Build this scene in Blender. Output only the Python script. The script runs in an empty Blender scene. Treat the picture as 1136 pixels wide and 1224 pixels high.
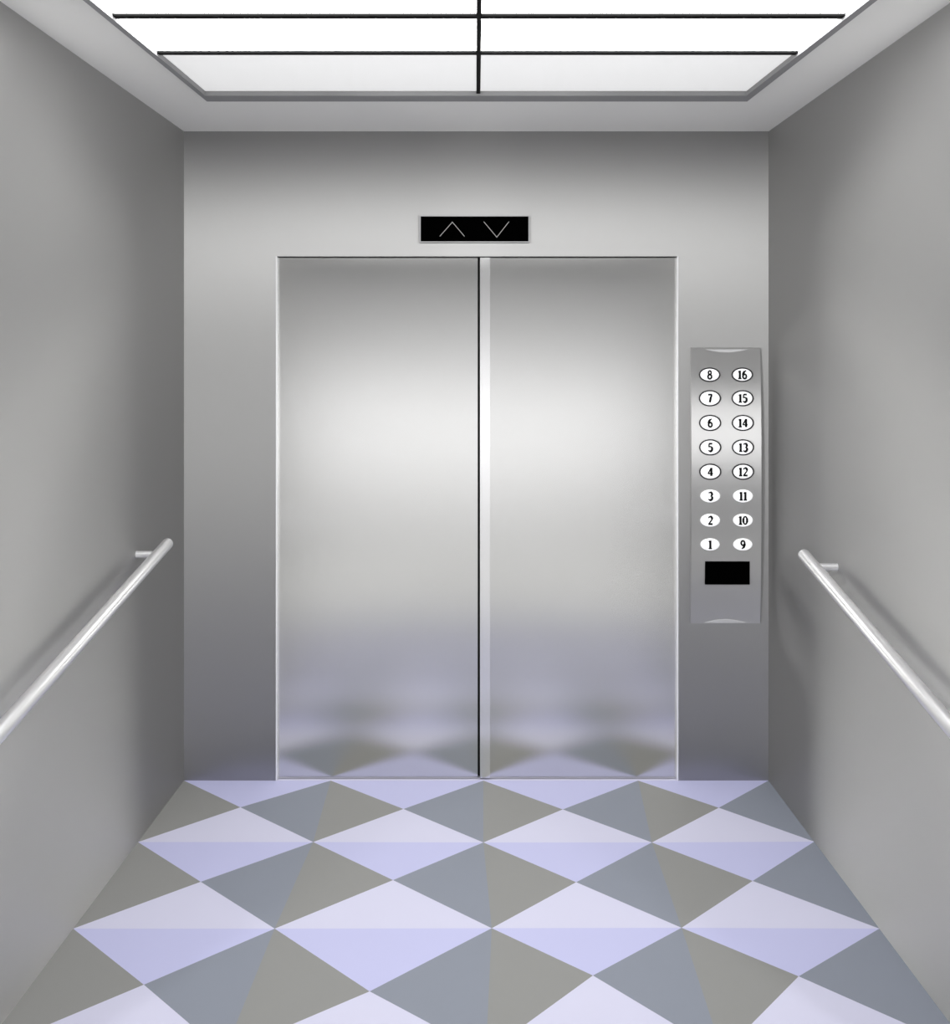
import bpy, bmesh, math, random
from mathutils import Vector, Matrix

C = bpy.context.scene.collection
PI = math.pi

# ------------------------------------------------------------------ places
# one metre of the door wall; the car runs along +Y to the door wall at y = 0
EYE = 467 / 300.0          # camera height
DEP = 4.25                 # camera to door wall
WID = 349.5 / 300.0        # half width of the car
HGT = EYE + 309 / 300.0    # ceiling height at the door wall


def bx(px):                # metres across the door wall
    return (px - 569.5) / 300.0


def bz(py):                # metres above the floor on the door wall
    return EYE + (466 - py) / 300.0


def dep(k):                # depth fraction (1 = door wall, 0 = camera) to y
    return -DEP * (1 - k)


def ceil_z(y):             # the ceiling drops gently towards the rear
    k = 1 + y / DEP
    return EYE + (247.4 + 61.6 * k) / 300.0


# ------------------------------------------------------------------ materials
def mat(name, col, rough=0.5, metal=0.0, spec=0.5, emis=None, estr=0.0, aniso=0.0, tangent=None, noise=0.0, nscale=(1, 1, 1)):
    m = bpy.data.materials.new(name)
    m.use_nodes = True
    nt = m.node_tree
    b = nt.nodes['Principled BSDF']
    b.inputs['Base Color'].default_value = (*col, 1)
    b.inputs['Roughness'].default_value = rough
    b.inputs['Metallic'].default_value = metal
    b.inputs['Specular IOR Level'].default_value = spec
    if emis:
        b.inputs['Emission Color'].default_value = (*emis, 1)
        b.inputs['Emission Strength'].default_value = estr
    if aniso:
        b.inputs['Anisotropic'].default_value = aniso
        t = nt.nodes.new('ShaderNodeCombineXYZ')
        for i, v in enumerate(tangent):
            t.inputs[i].default_value = v
        nt.links.new(t.outputs[0], b.inputs['Tangent'])
    if noise:
        tc = nt.nodes.new('ShaderNodeTexCoord')
        mp = nt.nodes.new('ShaderNodeMapping')
        mp.inputs['Scale'].default_value = nscale
        n = nt.nodes.new('ShaderNodeTexNoise')
        n.inputs['Scale'].default_value = 1.0
        n.inputs['Detail'].default_value = 3
        mr = nt.nodes.new('ShaderNodeMapRange')
        mr.inputs['To Min'].default_value = rough - noise
        mr.inputs['To Max'].default_value = rough + noise
        nt.links.new(tc.outputs['Object'], mp.inputs['Vector'])
        nt.links.new(mp.outputs[0], n.inputs['Vector'])
        nt.links.new(n.outputs['Fac'], mr.inputs['Value'])
        nt.links.new(mr.outputs[0], b.inputs['Roughness'])
    return m


def steel(name, col, av, ah, dif=0.0, mix=0.0, dist='BECKMANN', warmth=None):
    """brushed metal: av / ah are the slopes of its grain up-and-down and sideways; mix = share of a matt coat"""
    m = bpy.data.materials.new(name)
    m.use_nodes = True
    nt = m.node_tree
    nt.nodes.clear()
    wm = warmth or P['warmth']
    out = nt.nodes.new('ShaderNodeOutputMaterial')
    g = nt.nodes.new('ShaderNodeBsdfAnisotropic')
    g.distribution = dist
    g.inputs['Color'].default_value = (col, col * 0.995, col * wm, 1)
    g.inputs['Roughness'].default_value = math.sqrt(math.sqrt(av * ah))
    g.inputs['Anisotropy'].default_value = math.sqrt(ah / av) - 1 if av > ah else 1 - math.sqrt(av / ah)
    t = nt.nodes.new('ShaderNodeCombineXYZ')
    t.inputs[2].default_value = 1.0
    nt.links.new(t.outputs[0], g.inputs['Tangent'])
    d = nt.nodes.new('ShaderNodeBsdfDiffuse')
    d.inputs['Color'].default_value = (dif, dif * 0.995, dif * wm, 1)
    x = nt.nodes.new('ShaderNodeMixShader')
    x.inputs[0].default_value = mix
    nt.links.new(g.outputs[0], x.inputs[1])
    nt.links.new(d.outputs[0], x.inputs[2])
    nt.links.new(x.outputs[0], out.inputs[0])
    return m


def grey(v):
    return (v, v, v * 1.005)


P = dict(
    side_c=0.5962, side_av=0.8926, side_ah=0.1275, side_d=0.1979, side_m=0.2634, wall_c=0.4063,
    wall_av=0.1414, wall_ah=0.7358, wall_d=0.0546, wall_m=0.0367, ceil_c=0.8, door_c=0.7213,
    door_av=0.0342, door_ah=0.085, door_m=0.052, plate_c=0.676, plate_av=0.0285, panel_l=12.728,
    lobby=27.5184, lob_h=0.6127, lob_d=0.8205, down=10.0595, world=0.0572, box=2.0164,
    first=0.49, yb=-1.8354, yc=-2.1431, land=0.4215, floor_k=1.0167, sl=58.9621,
    sl_y=-4.9051, sl_z=1.4368, lce=0.0256, plate_ah=0.9841, lob_z=1.2183, down_s=1.5543,
    stone=0.6722,
    rear=-5.8, warmth=0.982, plate_m=0.2182,
    lav1=(0.60, 0.595, 0.735), lav2=(0.50, 0.505, 0.73), warm=(0.26, 0.26, 0.25), blue=(0.235, 0.255, 0.30),
)
YB = P['yb']                    # rear end of the ceiling light
YC = P['yc']                    # rear end of the car
REAR = P['rear']           # where the made-up landing begins, behind the viewer

M = {}
fk = lambda c: tuple(v * P['floor_k'] for v in c)
UP = (0, 0, 1)
M['side'] = steel('side_wall_steel', P['side_c'], P['side_av'], P['side_ah'], P['side_d'], P['side_m'], P.get('side_dist', 'BECKMANN'))
M['wall'] = steel('front_wall_steel', P['wall_c'], P['wall_av'], P['wall_ah'], P['wall_d'], P['wall_m'])
M['ceil'] = mat('ceiling_paint', (P['ceil_c'], P['ceil_c'] * 0.995, P['ceil_c'] * 0.955), 0.7, 0, 0.2)
M['door'] = steel('brushed_door_steel', P['door_c'], P['door_av'], P['door_ah'], 0.3, P['door_m'], warmth=0.965)
M['edge'] = steel('door_edge_steel', 0.85, 0.04, 0.12, 0.7, 0.15)
M['white'] = mat('white_trim', grey(0.9), 0.25, 0.3)
M['gap'] = mat('gap_black', grey(0.008), 0.8, 0, 0.1)
M['frame'] = mat('dark_grey_frame', grey(0.26), 0.6, 0, 0.2)
M['bar'] = mat('black_bar', grey(0.004), 0.7, 0, 0.1)
M['lamp'] = mat('lit_diffuser', grey(0.8), 0.6, 0, 0.1, (1, 1, 1), P['panel_l'])
M['lav1'] = mat('tile_pale_lavender', fk(P['lav1']), 0.6, 0, 0.25)
M['lav2'] = mat('tile_lavender', fk(P['lav2']), 0.6, 0, 0.25)
M['warm'] = mat('tile_warm_grey', fk(P['warm']), 0.6, 0, 0.25)
M['blue'] = mat('tile_blue_grey', fk(P['blue']), 0.6, 0, 0.25)
M['rail'] = mat('satin_chrome', grey(0.9), 0.32, 0.8)
M['plate'] = steel('panel_steel', P['plate_c'], P['plate_av'], P['plate_ah'], 0.3, P['plate_m'])
M['glint_lip'] = mat('panel_glint', grey(0.7), 0.4, 0.8)
M['button'] = mat('white_button', grey(0.85), 0.35, 0, 0.5, (1, 1, 1), 0.35)
M['ring'] = mat('dark_ring', grey(0.03), 0.5, 0.0, 0.2)
M['ink'] = mat('black_numeral', grey(0.004), 0.6, 0, 0.1)
M['screen'] = mat('black_screen', grey(0.0005), 0.5, 0, 0.0)
M['arrow'] = mat('arrow_glow', grey(0.1), 0.5, 0, 0.1, (1, 1, 1), 0.25)
M['bezel'] = mat('pale_bezel', grey(0.4), 0.5, 0.0)
M['plaster'] = mat('white_plaster', grey(0.8), 0.8, 0, 0.2)
M['landing'] = mat('added_landing_grey', grey(P['land']), 0.8, 0, 0.1)
M['stone'] = mat('added_pale_floor', grey(P['stone']), 0.7, 0, 0.2)  # made-up landing floor, pale to brighten the lower doors' reflection
M['dark'] = mat('added_dark_ceiling', grey(P['lce']), 0.8, 0, 0.1)  # made-up landing ceiling, kept dark so the door tops mirror little light
M['housing'] = mat('lamp_housing', grey(0.7), 0.8, 0, 0.1)
M['lobby'] = mat('lobby_floor', grey(0.3), 0.6)

# first row of diffusers: frosted sheet lit from above and giving a soft glow
m = bpy.data.materials.new('frosted_diffuser'); m.use_nodes = True
nt = m.node_tree; nt.nodes.clear()
o_ = nt.nodes.new('ShaderNodeOutputMaterial'); tr = nt.nodes.new('ShaderNodeBsdfTranslucent')
tr.inputs['Color'].default_value = (0.9, 0.9, 0.905, 1)
em = nt.nodes.new('ShaderNodeEmission'); em.inputs['Strength'].default_value = P['first']
ad = nt.nodes.new('ShaderNodeAddShader')
nt.links.new(tr.outputs[0], ad.inputs[0]); nt.links.new(em.outputs[0], ad.inputs[1]); nt.links.new(ad.outputs[0], o_.inputs[0])
M['frost'] = m


# ------------------------------------------------------------------ helpers
def obj(name, bm, m, parent=None, smooth=False, loc=None):
    me = bpy.data.meshes.new(name)
    bm.normal_update()
    for e in bm.edges:                       # keep real corners crisp
        if len(e.link_faces) == 2 and e.calc_face_angle() > 0.7:
            e.smooth = False
    bm.to_mesh(me); bm.free()
    for mm in (m if isinstance(m, (list, tuple)) else [m]):
        me.materials.append(M[mm])
    if smooth:
        for p in me.polygons:
            p.use_smooth = True
    o = bpy.data.objects.new(name, me)
    C.objects.link(o)
    if parent is not None:
        o.parent = parent
        # geometry is written in world metres: take the parent's own place out again
        if parent.parent is None:
            o.matrix_parent_inverse = parent.matrix_basis.inverted()
    return o


def thing(name, label, cat, loc, group=None):
    o = bpy.data.objects.new(name, None)
    C.objects.link(o)
    o.empty_display_size = 0.1
    o.location = loc
    tag(o, label, cat, group)
    return o


def tag(o, label=None, cat=None, group=None, kind=None):
    if label: o['label'] = label
    if cat: o['category'] = cat
    if group: o['group'] = group
    if kind: o['kind'] = kind
    return o


def box(bm, x0, x1, y0, y1, z0, z1, bev=0.0):
    vs = [bm.verts.new((x, y, z)) for x in (x0, x1) for y in (y0, y1) for z in (z0, z1)]
    f = [(0, 1, 3, 2), (4, 6, 7, 5), (0, 4, 5, 1), (2, 3, 7, 6), (0, 2, 6, 4), (1, 5, 7, 3)]
    fs = [bm.faces.new([vs[i] for i in q]) for q in f]
    bmesh.ops.recalc_face_normals(bm, faces=fs)
    if bev:
        es = list({e for q in fs for e in q.edges})
        bmesh.ops.bevel(bm, geom=es, offset=bev, segments=2, affect='EDGES', profile=0.5)
    return bm


def prism(bm, pts, off):
    """solid between the polygon pts (3-D) and the same polygon moved by off"""
    a = [bm.verts.new(p) for p in pts]
    b = [bm.verts.new(Vector(p) + Vector(off)) for p in pts]
    n = len(pts)
    fs = [bm.faces.new(a), bm.faces.new(b[::-1])]
    for i in range(n):
        fs.append(bm.faces.new((a[i], b[i], b[(i + 1) % n], a[(i + 1) % n])))
    bmesh.ops.recalc_face_normals(bm, faces=fs)
    return bm


def rod(bm, a, b, r, seg=24, dome=0.6, both=True):
    """round bar from a to b with domed ends"""
    a, b = Vector(a), Vector(b)
    d = (b - a).normalized()
    u = d.cross(Vector((0, 0, 1))).normalized()
    v = u.cross(d).normalized()
    N = 6
    rings = []
    for i in range(1, N + 1):
        t = PI / 2 * i / N
        rings.append((a + d * (r * dome * (1 - math.cos(t))), r * math.sin(t)))
    if both:
        for i in range(N, 0, -1):
            t = PI / 2 * i / N
            rings.append((b - d * (r * dome * (1 - math.cos(t))), r * math.sin(t)))
    else:
        rings.append((b, r))
    loops = []
    for c, rr in rings:
        loops.append([bm.verts.new(c + (u * math.cos(2 * PI * j / seg) + v * math.sin(2 * PI * j / seg)) * rr) for j in range(seg)])
    for l0, l1 in zip(loops, loops[1:]):
        for j in range(seg):
            bm.faces.new((l0[j], l0[(j + 1) % seg], l1[(j + 1) % seg], l1[j]))
    bm.faces.new(loops[0][::-1]); bm.faces.new(loops[-1])
    bmesh.ops.recalc_face_normals(bm, faces=bm.faces[:])
    return bm


# ------------------------------------------------------------------ floor
def floor_pt(px, py):
    k = 467.0 / (py - 466.0)
    return ((px - 569.5) * k / 300.0, dep(k))


ROWS = [
    [(-WID, 0.0), (bx(395.5), 0.0), (bx(578), 0.0), (bx(763), 0.0), (WID, 0.0)],
    [floor_pt(*p) for p in ((165, 1006.5), (374.5, 1006.5), (578, 1007), (779.5, 1007), (974, 1006))],
    [floor_pt(*p) for p in ((89, 1110), (328.5, 1110), (588, 1109.5), (815, 1109), (1049, 1110))],
    [floor_pt(*p) for p in ((-30, 1259), (268, 1259), (581, 1259), (864, 1259), (1165, 1259))],
]
TIPS = [
    [floor_pt(*p) for p in ((287.5, 965), (482.5, 967), (673, 967.5), (859.5, 965.5))],
    [floor_pt(*p) for p in ((240, 1054), (470, 1052), (689, 1054.5), (900, 1053))],
    [floor_pt(*p) for p in ((172, 1177), (442, 1185), (709, 1166), (955, 1167))],
]
step = 0.137 * DEP
KN = 5
for k in range(4, KN + 1):
    ROWS.append([(-WID + j * WID / 2, -k * step) for j in range(5)])
for k in range(3, KN):
    TIPS.append([(-WID + (j + 0.5) * WID / 2, -(k + 0.5) * step) for j in range(4)])
for r in ROWS:                       # the tiling ends exactly at the side walls
    r[0] = (-WID, r[0][1]); r[-1] = (WID, r[-1][1])
bm = bmesh.new()
V = lambda p: bm.verts.new((p[0], p[1], 0.0))
RV = [[V(p) for p in r] for r in ROWS]
TV = [[V(p) for p in r] for r in TIPS]
TOPS = {}


def face(vs, i):
    f = bm.faces.new(vs); f.material_index = i
    if f.normal.z < 0 or f.calc_area() == 0: pass
    return f


for k in range(len(TIPS)):
    for j in range(4):
        face((RV[k][j], TV[k][j], RV[k][j + 1]), 1)            # near half of a pale lozenge
        face((TV[k][j], RV[k + 1][j], RV[k + 1][j + 1]), 0)    # far half of the next one
        face((RV[k][j], RV[k + 1][j], TV[k][j]), 2)            # warm grey, right of a column line
        face((RV[k][j + 1], TV[k][j], RV[k + 1][j + 1]), 3)    # blue grey, left of it
bm.normal_update()
for f in bm.faces:
    if f.normal.z < 0: f.normal_flip()
yl = ROWS[-1][0][1]
if yl < YC: pass
if yl > YC:
    f = bm.faces.new([bm.verts.new(p) for p in ((-WID, YC, 0), (WID, YC, 0), (WID, yl, 0), (-WID, yl, 0))]); f.material_index = 2
# thickness of the floor slab below the tiles
box(bm, -WID - 0.06, WID + 0.06, YC, 0.12, -0.08, -0.002)
for f in bm.faces[-6:]: f.material_index = 0
fl = tag(obj('floor', bm, ['lav1', 'lav2', 'warm', 'blue']), kind='structure')

# ------------------------------------------------------------------ walls
DX0, DX1, DZ = bx(330), bx(811), bz(306.5)     # door opening
REC = 0.022                                    # depth of the recess the doors slide in
bm = bmesh.new()
box(bm, -WID, DX0, 0, 0.12, 0, HGT)
box(bm, DX1, WID, 0, 0.12, 0, HGT)
box(bm, DX0, DX1, 0, 0.12, DZ, HGT)
tag(obj('wall_front', bm, 'wall'), kind='structure')
bm = bmesh.new(); box(bm, -WID - 0.06, -WID, YC, 0.12, 0, HGT + 0.1)
tag(obj('wall_left', bm, 'side'), kind='structure')
bm = bmesh.new(); box(bm, WID, WID + 0.06, YC, 0.12, 0, HGT + 0.1)
tag(obj('wall_right', bm, 'side'), kind='structure')
# rear left open to a made-up landing, shaped for what the doors reflect
LW = 3.0
bm = bmesh.new(); box(bm, -LW, LW, REAR - 0.1, REAR, 0, 2.9)
tag(obj('wall_added_landing_rear', bm, 'plaster'), kind='structure')
bm = bmesh.new(); box(bm, -LW - 0.1, -LW, REAR - 0.1, YC, 0, 2.9)
tag(obj('wall_added_landing_left', bm, 'landing'), kind='structure')
bm = bmesh.new(); box(bm, LW, LW + 0.1, REAR - 0.1, YC, 0, 2.9)
tag(obj('wall_added_landing_right', bm, 'landing'), kind='structure')
bm = bmesh.new()
box(bm, -LW, -WID - 0.06, YC, YC + 0.1, 0, 2.9); box(bm, WID + 0.06, LW, YC, YC + 0.1, 0, 2.9)
box(bm, -WID - 0.06, WID + 0.06, YC, YC + 0.1, ceil_z(YC) + 0.06, 2.9)
tag(obj('wall_added_landing_front', bm, 'landing'), kind='structure')
bm = bmesh.new(); box(bm, -LW, LW, REAR - 0.1, YC, 2.8, 2.9)
tag(obj('ceiling_added_landing', bm, 'dark'), kind='structure')
bm = bmesh.new(); box(bm, -LW, LW, REAR - 0.1, YC - 0.002, -0.1, -0.001)
tag(obj('floor_added_landing', bm, 'stone'), kind='structure')

# ------------------------------------------------------------------ ceiling with its opening for the light
def ceil_at(px, py):
    k = 247.4 / (404.4 - py)
    return ((px - 569.5) * k / 300.0, dep(k))


K_F = 247.4 / (404.4 - 113.5)                  # front edge of the light
YF = dep(K_F)
yo0 = dep(247.4 / (404.4 - 117.2))             # outer edge of the frame, front
yi0 = dep(247.4 / (404.4 - 110.2))             # inner edge
YB = P['yb']                                      # rear end of the light
# outer / inner side edges: two points each, front and where they leave the picture
def side(p0, p1):
    a, b = ceil_at(*p0), ceil_at(*p1)
    s = (b[0] - a[0]) / (b[1] - a[1])
    return lambda y: a[0] + s * (y - a[1])
oL = side((247.5, 117.2), (106, 0)); iL = side((245.5, 110.2), (114.5, 0))
oR = side((893.5, 117.2), (1042, 0)); iR = side((892.5, 110.2), (1032, 0))
YM = dep(247.4 / 404.4)                        # y where the picture ends
def lin(f):                                    # keep the sides straight and let them run parallel beyond the picture
    return lambda y: f(max(y, YM - 0.25))


def cz(p, up=0.0):
    return (p[0], p[1], ceil_z(p[1]) + up)


def slab(bm, quad, lo, hi):
    """a board that follows the ceiling's slope"""
    prism(bm, [cz(p, lo) for p in quad], (0, 0, hi - lo))


def chain(f, y0, y1, n=6):
    return [(f(y0 + (y1 - y0) * i / n), y0 + (y1 - y0) * i / n) for i in range(n + 1)]


oLl, oRl, iLl, iRl = lin(oL), lin(oR), lin(iL), lin(iR)
bm = bmesh.new()
slab(bm, [(-WID, 0), (WID, 0), (WID, yo0), (-WID, yo0)], 0, 0.05)
for f, wx in ((oLl, -WID), (oRl, WID)):
    pts = chain(f, yo0, YB, 8)
    for a, b in zip(pts, pts[1:]):
        slab(bm, [(wx, a[1]), a, b, (wx, b[1])], 0, 0.05)
slab(bm, [(-WID, YB), (WID, YB), (WID, YC), (-WID, YC)], 0, 0.05)
tag(obj('ceiling', bm, 'ceil'), kind='structure')

cl = thing('ceiling_light', 'large white backlit ceiling light in a dark grey frame with black dividing bars', 'ceiling light', (0, YF, ceil_z(YF)))
LIP = 0.012
bm = bmesh.new()
slab(bm, [(oLl(yo0), yo0), (oRl(yo0), yo0), (iRl(yi0), yi0), (iLl(yi0), yi0)], -LIP, 0.06)
for fo, fi in ((oLl, iLl), (oRl, iRl)):
    po, pi_ = chain(fo, yo0, YB, 8), chain(fi, yi0, YB + 0.03, 8)
    for a, b, c, d in zip(po, po[1:], pi_[1:], pi_):
        slab(bm, [a, b, c, d], -LIP, 0.06)
slab(bm, [(oLl(YB), YB), (oRl(YB), YB), (iRl(YB), YB + 0.03), (iLl(YB), YB + 0.03)], -LIP, 0.06)
obj('frame', bm, 'frame', cl)
# panes of the light, two to a row
ycuts = [dep(247.4 / (404.4 - 62.8)), dep(247.4 / (404.4 - 18.8))]
while ycuts[-1] - 0.36 > YB + 0.3:
    ycuts.append(ycuts[-1] - 0.36)
XC = lambda y: ceil_at(572, 62)[0] * 1.0
xc0 = ceil_at(572, 110)[0]
edges = [yi0] + ycuts + [YB + 0.03]
for r in range(len(edges) - 1):
    y0, y1 = edges[r], edges[r + 1]
    for q in ((iLl(y0), xc0, xc0, iLl(y1)), (xc0, iRl(y0), iRl(y1), xc0)):
        bm = bmesh.new()
        if r == 0:
            vs = [bm.verts.new(cz(p, 0.004)) for p in ((q[0], y0), (q[1], y0), (q[2], y1), (q[3], y1))]
            bm.faces.new(vs)
            obj('diffuser', bm, 'frost', cl)
        else:
            slab(bm, [(q[0], y0), (q[1], y0), (q[2], y1), (q[3], y1)], 0.004, 0.008)
            bm.faces.ensure_lookup_table()
            for f in bm.faces[1:]: f.material_index = 1     # only the underside glows
            obj('diffuser', bm, ['lamp', 'housing'], cl)
for y in ycuts:
    w = 0.0125 if y > -1.4 else 0.0145
    bm = bmesh.new()
    slab(bm, [(iLl(y + w), y + w), (iRl(y + w), y + w), (iRl(y - w), y - w), (iLl(y - w), y - w)], -0.004, 0.002)
    obj('divider_bar', bm, 'bar', cl)
bm = bmesh.new()
slab(bm, [(xc0 - 0.0068, yi0), (xc0 + 0.0068, yi0), (xc0 + 0.0065, YB + 0.03), (xc0 - 0.0065, YB + 0.03)], -0.005, 0.003)
obj('divider_bar', bm, 'bar', cl)
# closed tray above the panes
bm = bmesh.new()
HT = 0.75
xt = WID - 0.06
slab(bm, [(-xt, yo0 + 0.03), (xt, yo0 + 0.03), (xt, YB - 0.03), (-xt, YB - 0.03)], HT, HT + 0.02)
for q in ([(-xt, yo0 + 0.03), (xt, yo0 + 0.03), (xt, yo0 + 0.01), (-xt, yo0 + 0.01)], [(-xt, YB - 0.01), (xt, YB - 0.01), (xt, YB - 0.03), (-xt, YB - 0.03)],
          [(-xt - 0.02, yo0 + 0.03), (-xt, yo0 + 0.03), (-xt, YB - 0.03), (-xt - 0.02, YB - 0.03)], [(xt, yo0 + 0.03), (xt + 0.02, yo0 + 0.03), (xt + 0.02, YB - 0.03), (xt, YB - 0.03)]):
    slab(bm, q, 0.05, HT + 0.02)
obj('tray', bm, 'housing', cl)


def area(name, loc, rot, sx, sy, power, spread=PI):
    l = bpy.data.lights.new(name, 'AREA')
    l.shape = 'RECTANGLE'; l.size = sx; l.size_y = sy; l.energy = power; l.spread = spread
    o = bpy.data.objects.new(name, l); C.objects.link(o)
    o.location = loc; o.rotation_euler = rot
    return o


area('lamp_in_tray', (0, ycuts[0] - 0.05, HGT + 0.62), (0, 0, 0), 2.0, 0.2, P['box'])
# added light behind the viewer, washing the rear wall that the doors mirror
area('added_rear_wash', (0, REAR + P['lob_d'], P['lob_z']), (-PI / 2, 0, 0), 2 * LW - 0.4, P['lob_h'], P['lobby']).data.color = (1.0, 1.0, 1.03)
# added fill lights, unseen, to either side behind the viewer, brightening the side walls
for sx in (-1, 1):
    a_ = area('added_side_fill', (sx * 2.6, P['sl_y'], P['sl_z']), (0, 0, 0), 0.3, 1.0, P['sl'])
    a_.rotation_euler = Vector((-sx * 3.2, 3.4, 0)).to_track_quat('-Z', 'Y').to_euler()
# added fill from overhead, unseen, brightening the floor that the doors mirror
area('added_floor_fill', (0, REAR + 0.9, 2.78), (0, 0, 0), 2 * LW - 1, 0.6, P['down'], P['down_s'])

# ------------------------------------------------------------------ doors
XG0, XG1, XS = bx(571.2), bx(574.0), bx(586)     # dark gap, end of the pale edge strip
YD = REC
bm = bmesh.new(); box(bm, DX0 + 0.004, XG0, YD, YD + 0.035, 0.001, DZ + 0.05)
d1 = obj('door_1', bm, 'door'); tag(d1, 'wider brushed steel sliding lift door leaf on the side away from the button panel', 'door', kind='structure')
bm = bmesh.new(); box(bm, XG1, DX1 - 0.004, YD, YD + 0.035, 0.001, DZ + 0.05)
d2 = obj('door_2', bm, 'door'); tag(d2, 'brushed steel sliding lift door leaf with pale edge strip, next to the button panel', 'door', kind='structure')
bm = bmesh.new(); box(bm, XG1, XS, YD - 0.008, YD, 0.004, DZ - 0.002)
obj('edge_strip', bm, 'edge', d2)['label'] = 'pale steel edge strip'
bm = bmesh.new(); box(bm, XG0 - 0.004, XG1 + 0.004, YD + 0.02, YD + 0.03, 0.004, DZ + 0.05)  # black strip set behind the gap between the leaves
bm2 = bm; obj('gap_strip', bm2, 'gap', d1)['label'] = 'black strip in the gap'
bm = bmesh.new(); box(bm, -WID, WID, 0.1, 0.12, 0, DZ + 0.1)
# the dark shaft side behind the door leaves
for i, (xa, xb) in enumerate(((DX0 - 0.0005, DX0 + 0.0045), (DX1 - 0.0045, DX1 + 0.0005))):
    b2 = bmesh.new(); box(b2, xa, xb, -0.002, YD + 0.001, 0.0, DZ)
    tag(obj('trim_%d' % (i + 1), b2, 'white'), kind='structure')
bm.free()

# ------------------------------------------------------------------ floor indicator
fi = thing('direction_indicator', 'black oblong display with up and down arrows above the lift doors', 'display', (bx(567.5), 0, bz(289)))
bm = bmesh.new()
x0, x1, z0, z1 = bx(502.0), bx(632.8), bz(290.0), bz(258.0)
ix0, ix1, iz0, iz1 = bx(503.2), bx(631.8), bz(289), bz(259.2)
box(bm, x0, ix0, -0.012, 0.004, z0, z1); box(bm, ix1, x1, -0.012, 0.004, z0, z1)
box(bm, ix0, ix1, -0.012, 0.004, iz1, z1); box(bm, ix0, ix1, -0.012, 0.004, z0, iz0)
obj('bezel', bm, 'bezel', fi)['label'] = 'thin pale bezel'
bm = bmesh.new(); box(bm, ix0, ix1, -0.010, 0.003, iz0, iz1)
obj('screen', bm, 'screen', fi)


def stroke(bm, pts, w, y0, y1):
    """flat pen stroke through (x, z) points, standing between depths y0 and y1"""
    pts = [Vector((p[0], p[1])) for p in pts]
    n = len(pts)
    ws = w if isinstance(w, (list, tuple)) else [w] * n
    L, R = [], []
    for i, p in enumerate(pts):
        d0 = (p - pts[i - 1]).normalized() if i else (pts[1] - p).normalized()
        d1 = (pts[i + 1] - p).normalized() if i < n - 1 else d0
        t = (d0 + d1)
        t = t.normalized() if t.length > 1e-6 else d0
        nn = Vector((-t.y, t.x))
        c = max(0.5, nn.dot(Vector((-d0.y, d0.x))))
        L.append(p + nn * ws[i] / 2 / c); R.append(p - nn * ws[i] / 2 / c)
    for i in range(n - 1):
        prism(bm, [(q.x, y0, q.y) for q in (L[i], L[i + 1], R[i + 1], R[i])], (0, y1 - y0, 0))


for pts in (((526, 283), (541, 266), (555.5, 283)), ((578.5, 265.5), (594, 284), (608.5, 265.5))):
    bm = bmesh.new()
    stroke(bm, [(bx(a), bz(b)) for a, b in pts], 0.0024, -0.0115, -0.0098)
    obj('arrow', bm, 'arrow', fi)['label'] = 'thin pale grey arrow'

# ------------------------------------------------------------------ button panel
bp = thing('button_panel', 'tall steel lift button panel with sixteen white numbered buttons beside the doors', 'button panel', (bx(866.5), 0, bz(744.5)))
px0, px1, pz0, pz1 = bx(825.2), bx(908.3), bz(744.5), bz(415.8)
bm = bmesh.new()
# face plate: a shallow cushion, bowed towards its top and bottom ends
NV, TH, BOW = 48, 0.010, 0.018
rows_ = []
for i in range(NV + 1):
    t = i / NV
    z = pz0 + (pz1 - pz0) * t
    s = abs(2 * t - 1)
    y = -TH - BOW * (1 - s ** 2.2)
    rows_.append((bm.verts.new((px0, y, z)), bm.verts.new((px1, y, z)), bm.verts.new((px1, 0, z)), bm.verts.new((px0, 0, z))))
for a, b in zip(rows_, rows_[1:]):
    for q in range(4):
        bm.faces.new((a[q], a[(q + 1) % 4], b[(q + 1) % 4], b[q]))
bm.faces.new(rows_[0][::-1]); bm.faces.new(rows_[-1])
bmesh.ops.recalc_face_normals(bm, faces=bm.faces[:])
plate = obj('face_plate', bm, 'plate', bp)
for p in plate.data.polygons:
    p.use_smooth = abs(p.normal.y) > 0.6


def plate_y(z):
    t = (z - pz0) / (pz1 - pz0)
    return -TH - BOW * (1 - abs(2 * t - 1) ** 2.2)


for (cx, cy, hw, hh, sgn) in ((868, 417.8, 26, 3.6, -1), (866, 743.5, 24, 4.2, 1)):
    # crescent reflection built as a shallow lip at the end of the plate
    bm = bmesh.new()
    N = 20
    top = [(bx(cx - hw + 2 * hw * i / N), bz(cy)) for i in range(N + 1)]
    arc = [(bx(cx - hw + 2 * hw * i / N), bz(cy) + sgn * hh / 300 * math.sin(PI * i / N)) for i in range(1, N)]
    yb = plate_y(bz(cy))
    prism(bm, [(x, yb - 0.004, z) for x, z in top + arc[::-1]], (0, 0.006, 0))
    obj('glint_lip', bm, 'glint_lip', bp)

bm = bmesh.new(); zs = bz(684)
box(bm, bx(841.5), bx(894.8), plate_y(zs) - 0.003, plate_y(zs) + 0.004, bz(697.6), bz(669.8), 0.0012)
obj('display_window', bm, 'screen', bp)['label'] = 'small blank black display window'

# numerals drawn as old-style bold strokes in a unit box (height 1)
def arc_pts(cx, cz, rx, rz, a0, a1, n=14):
    return [(cx + rx * math.cos(math.radians(a0 + (a1 - a0) * i / n)), cz + rz * math.sin(math.radians(a0 + (a1 - a0) * i / n))) for i in range(n + 1)]


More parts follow.
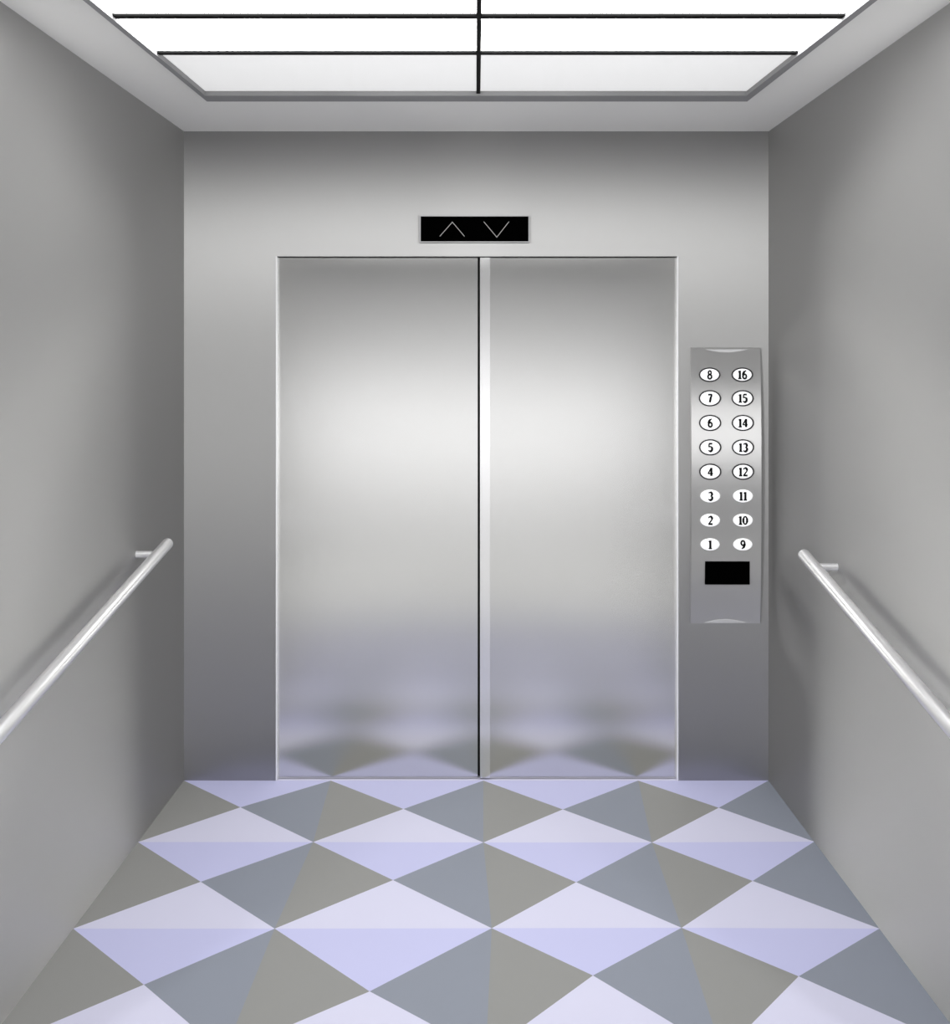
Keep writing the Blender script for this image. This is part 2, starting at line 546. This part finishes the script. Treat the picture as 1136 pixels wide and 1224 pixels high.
TK, TN = 0.25, 0.15
GL = {
    '0': ([(arc_pts(.3, .5, .22, .43, 0, 180, 14), [TK] * 3 + [TN + .02] * 9 + [TK] * 3), (arc_pts(.3, .5, .22, .43, 180, 360, 14), [TK] * 3 + [TN + .02] * 9 + [TK] * 3)], .62),
    '1': ([([(.24, .04), (.24, .97)], TK), ([(.05, .06), (.43, .06)], TN), ([(.07, .80), (.24, .92)], TN + .03)], .48),
    '2': ([(arc_pts(.29, .70, .20, .24, 165, -35, 12) + [(.12, .1)], [TN] * 5 + [TK] * 6 + [TN] * 3), ([(.06, .08), (.55, .08)], TN + .06)], .6),
    '3': ([(arc_pts(.27, .72, .2, .22, 150, -80, 12), [TN] * 4 + [TK] * 6 + [TN] * 3), (arc_pts(.27, .28, .23, .24, 85, -150, 12), [TN] * 3 + [TK] * 7 + [TN] * 3)], .58),
    '4': ([([(.42, .03), (.42, .97)], TK), ([(.40, .93), (.05, .30)], TN), ([(.03, .30), (.60, .30)], TN)], .64),
    '5': ([([(.50, .93), (.14, .93)], TN + .05), ([(.14, .95), (.12, .52)], TN), (arc_pts(.27, .33, .22, .27, 120, -150, 14), [TN] * 4 + [TK] * 8 + [TN] * 3)], .58),
    '6': ([(arc_pts(.52, .45, .40, .5, 95, 180, 8), [TN] * 3 + [TK] * 6), (arc_pts(.31, .30, .20, .25, 0, 360, 18), TN + .05)], .62),
    '7': ([([(.06, .92), (.53, .92)], TN + .06), ([(.50, .90), (.36, .55), (.25, .03)], [TN, TK, TK])], .58),
    '8': ([(arc_pts(.29, .74, .16, .2, 0, 360, 18), TN + .03), (arc_pts(.29, .27, .21, .24, 0, 360, 18), TN + .05)], .6),
    '9': ([(arc_pts(.28, .68, .2, .25, 0, 360, 18), TN + .05), (arc_pts(.07, .55, .41, .5, 5, -82, 8), [TK] * 6 + [TN] * 3)], .6),
}


def numeral(bm, s, cx, cz_, h, y0, y1):
    w = sum(GL[c][1] for c in s) * h
    x = cx - w / 2
    for c in s:
        st, adv = GL[c]
        for pts, wd in st:
            ws = [q * h for q in wd] if isinstance(wd, list) else wd * h
            stroke(bm, [(x + p[0] * h, cz_ - h / 2 + p[1] * h) for p in pts], ws, y0, y1)
        x += adv * h


RY = [448, 476, 505.3, 534.3, 563.2, 592, 620.8, 649.6]
COLS = ((847.3, ['8', '7', '6', '5', '4', '3', '2', '1']), (886.2, ['16', '15', '14', '13', '12', '11', '10', '9']))
for cpx, nums in COLS:
    for r, s in enumerate(nums):
        cx, cz_ = bx(cpx), bz(RY[r])
        yb = plate_y(cz_)
        ringed = r <= 4
        rx, rz = 11.6 / 300, (8.2 if ringed else 7.6) / 300
        if r in (0, 7): rx, rz = 11.2 / 300, 7.2 / 300
        n = 40
        bm = bmesh.new()
        prev = None
        for q, dy in ((1.0, 0.004), (1.0, -0.003), (0.97, -0.0046), (0.88, -0.0056), (0.6, -0.0062), (0.3, -0.0064)):
            ring = [bm.verts.new((cx + rx * q * math.cos(2 * PI * i / n), yb + dy, cz_ + rz * q * math.sin(2 * PI * i / n))) for i in range(n)]
            if prev:
                for i in range(n):
                    bm.faces.new((prev[i], prev[(i + 1) % n], ring[(i + 1) % n], ring[i]))
            else:
                bm.faces.new(ring[::-1])
            prev = ring
        bm.faces.new(prev)
        bmesh.ops.recalc_face_normals(bm, faces=bm.faces[:])
        b = obj('button', bm, 'button', bp, smooth=True)
        b['label'] = 'white oval button marked %s' % s
        if ringed:
            bm = bmesh.new()
            w = 0.0055
            prof = ((0.0, 0.003), (0.0, -0.0034), (w * .5, -0.0042), (w, -0.0034), (w, 0.003))
            loops = []
            for dr, dy in prof:
                loops.append([bm.verts.new((cx + (rx - .0005 + dr) * math.cos(2 * PI * i / n), yb + dy, cz_ + (rz - .0005 + dr) * math.sin(2 * PI * i / n))) for i in range(n)])
            for a_, b_ in zip(loops, loops[1:] + loops[:1]):
                for i in range(n):
                    bm.faces.new((a_[i], a_[(i + 1) % n], b_[(i + 1) % n], b_[i]))
            bmesh.ops.recalc_face_normals(bm, faces=bm.faces[:])
            obj('rim', bm, 'ring', b)
        bm = bmesh.new()
        numeral(bm, s, cx, cz_, 0.0345, yb - 0.0072, yb - 0.0055)
        obj('numeral', bm, 'ink', b)

# ------------------------------------------------------------------ handrails
def rail(sgn, kb, hb, ke, ks, label, xin=0.9375):
    """sgn side, kb/hb depth and height of the front bracket, ke front end, ks metres of drop per depth fraction"""
    X = sgn * WID * xin
    h = lambda k: EYE + (hb - (kb - k) * ks) / 300.0
    k2 = 1 + (YC + 0.12) / DEP
    t = thing('handrail', label, 'handrail', (sgn * WID, dep(kb), h(kb)), 'handrails on the side walls')
    bm = bmesh.new()
    rod(bm, (X, dep(ke), h(ke)), (X, dep(k2 - 0.03), h(k2 - 0.03)), 0.0198)
    obj('rail', bm, 'rail', t, smooth=True)
    for k in (kb, k2):
        bm = bmesh.new()
        rod(bm, (sgn * (WID + 0.004), dep(k), h(k)), (X, dep(k), h(k)), 0.0125, both=False, dome=0.2)
        obj('bracket', bm, 'rail', t, smooth=True)
    return t


rail(-1, 0.860, -169.4, 0.890, 231, 'sloping chrome handrail on the wall away from the button panel')
rail(1, 0.810, -171.7, 0.8385, 261, 'sloping chrome handrail on the wall nearer the button panel')

# ------------------------------------------------------------------ camera, world, view
cam = bpy.data.cameras.new('camera')
co = bpy.data.objects.new('camera', cam); C.objects.link(co)
co.location = (0, -DEP, EYE); co.rotation_euler = (PI / 2, 0, 0)
cam.sensor_fit = 'HORIZONTAL'; cam.sensor_width = 36.0
cam.lens = 36.0 * (DEP * 300) / 1136.0
cam.shift_x = -1.5 / 1136.0
cam.shift_y = -146.0 / 1136.0
cam.clip_start = 0.02
sc = bpy.context.scene
sc.camera = co
w = bpy.data.worlds.new('landing'); w.use_nodes = True
w.node_tree.nodes['Background'].inputs[0].default_value = (1, 1, 1, 1)
w.node_tree.nodes['Background'].inputs[1].default_value = P['world']
sc.world = w
sc.view_settings.view_transform = 'Standard'
sc.view_settings.look = 'None'
sc.view_settings.gamma = 1
sc.view_settings.use_curve_mapping = False
sc.view_settings.exposure = P.get('exposure', 0.0)
sc.cycles.use_denoising = True
sc.cycles.max_bounces = 8
sc.cycles.diffuse_bounces = 4
sc.cycles.glossy_bounces = 5
sc.cycles.caustics_reflective = True
sc.cycles.sample_clamp_indirect = 6.0
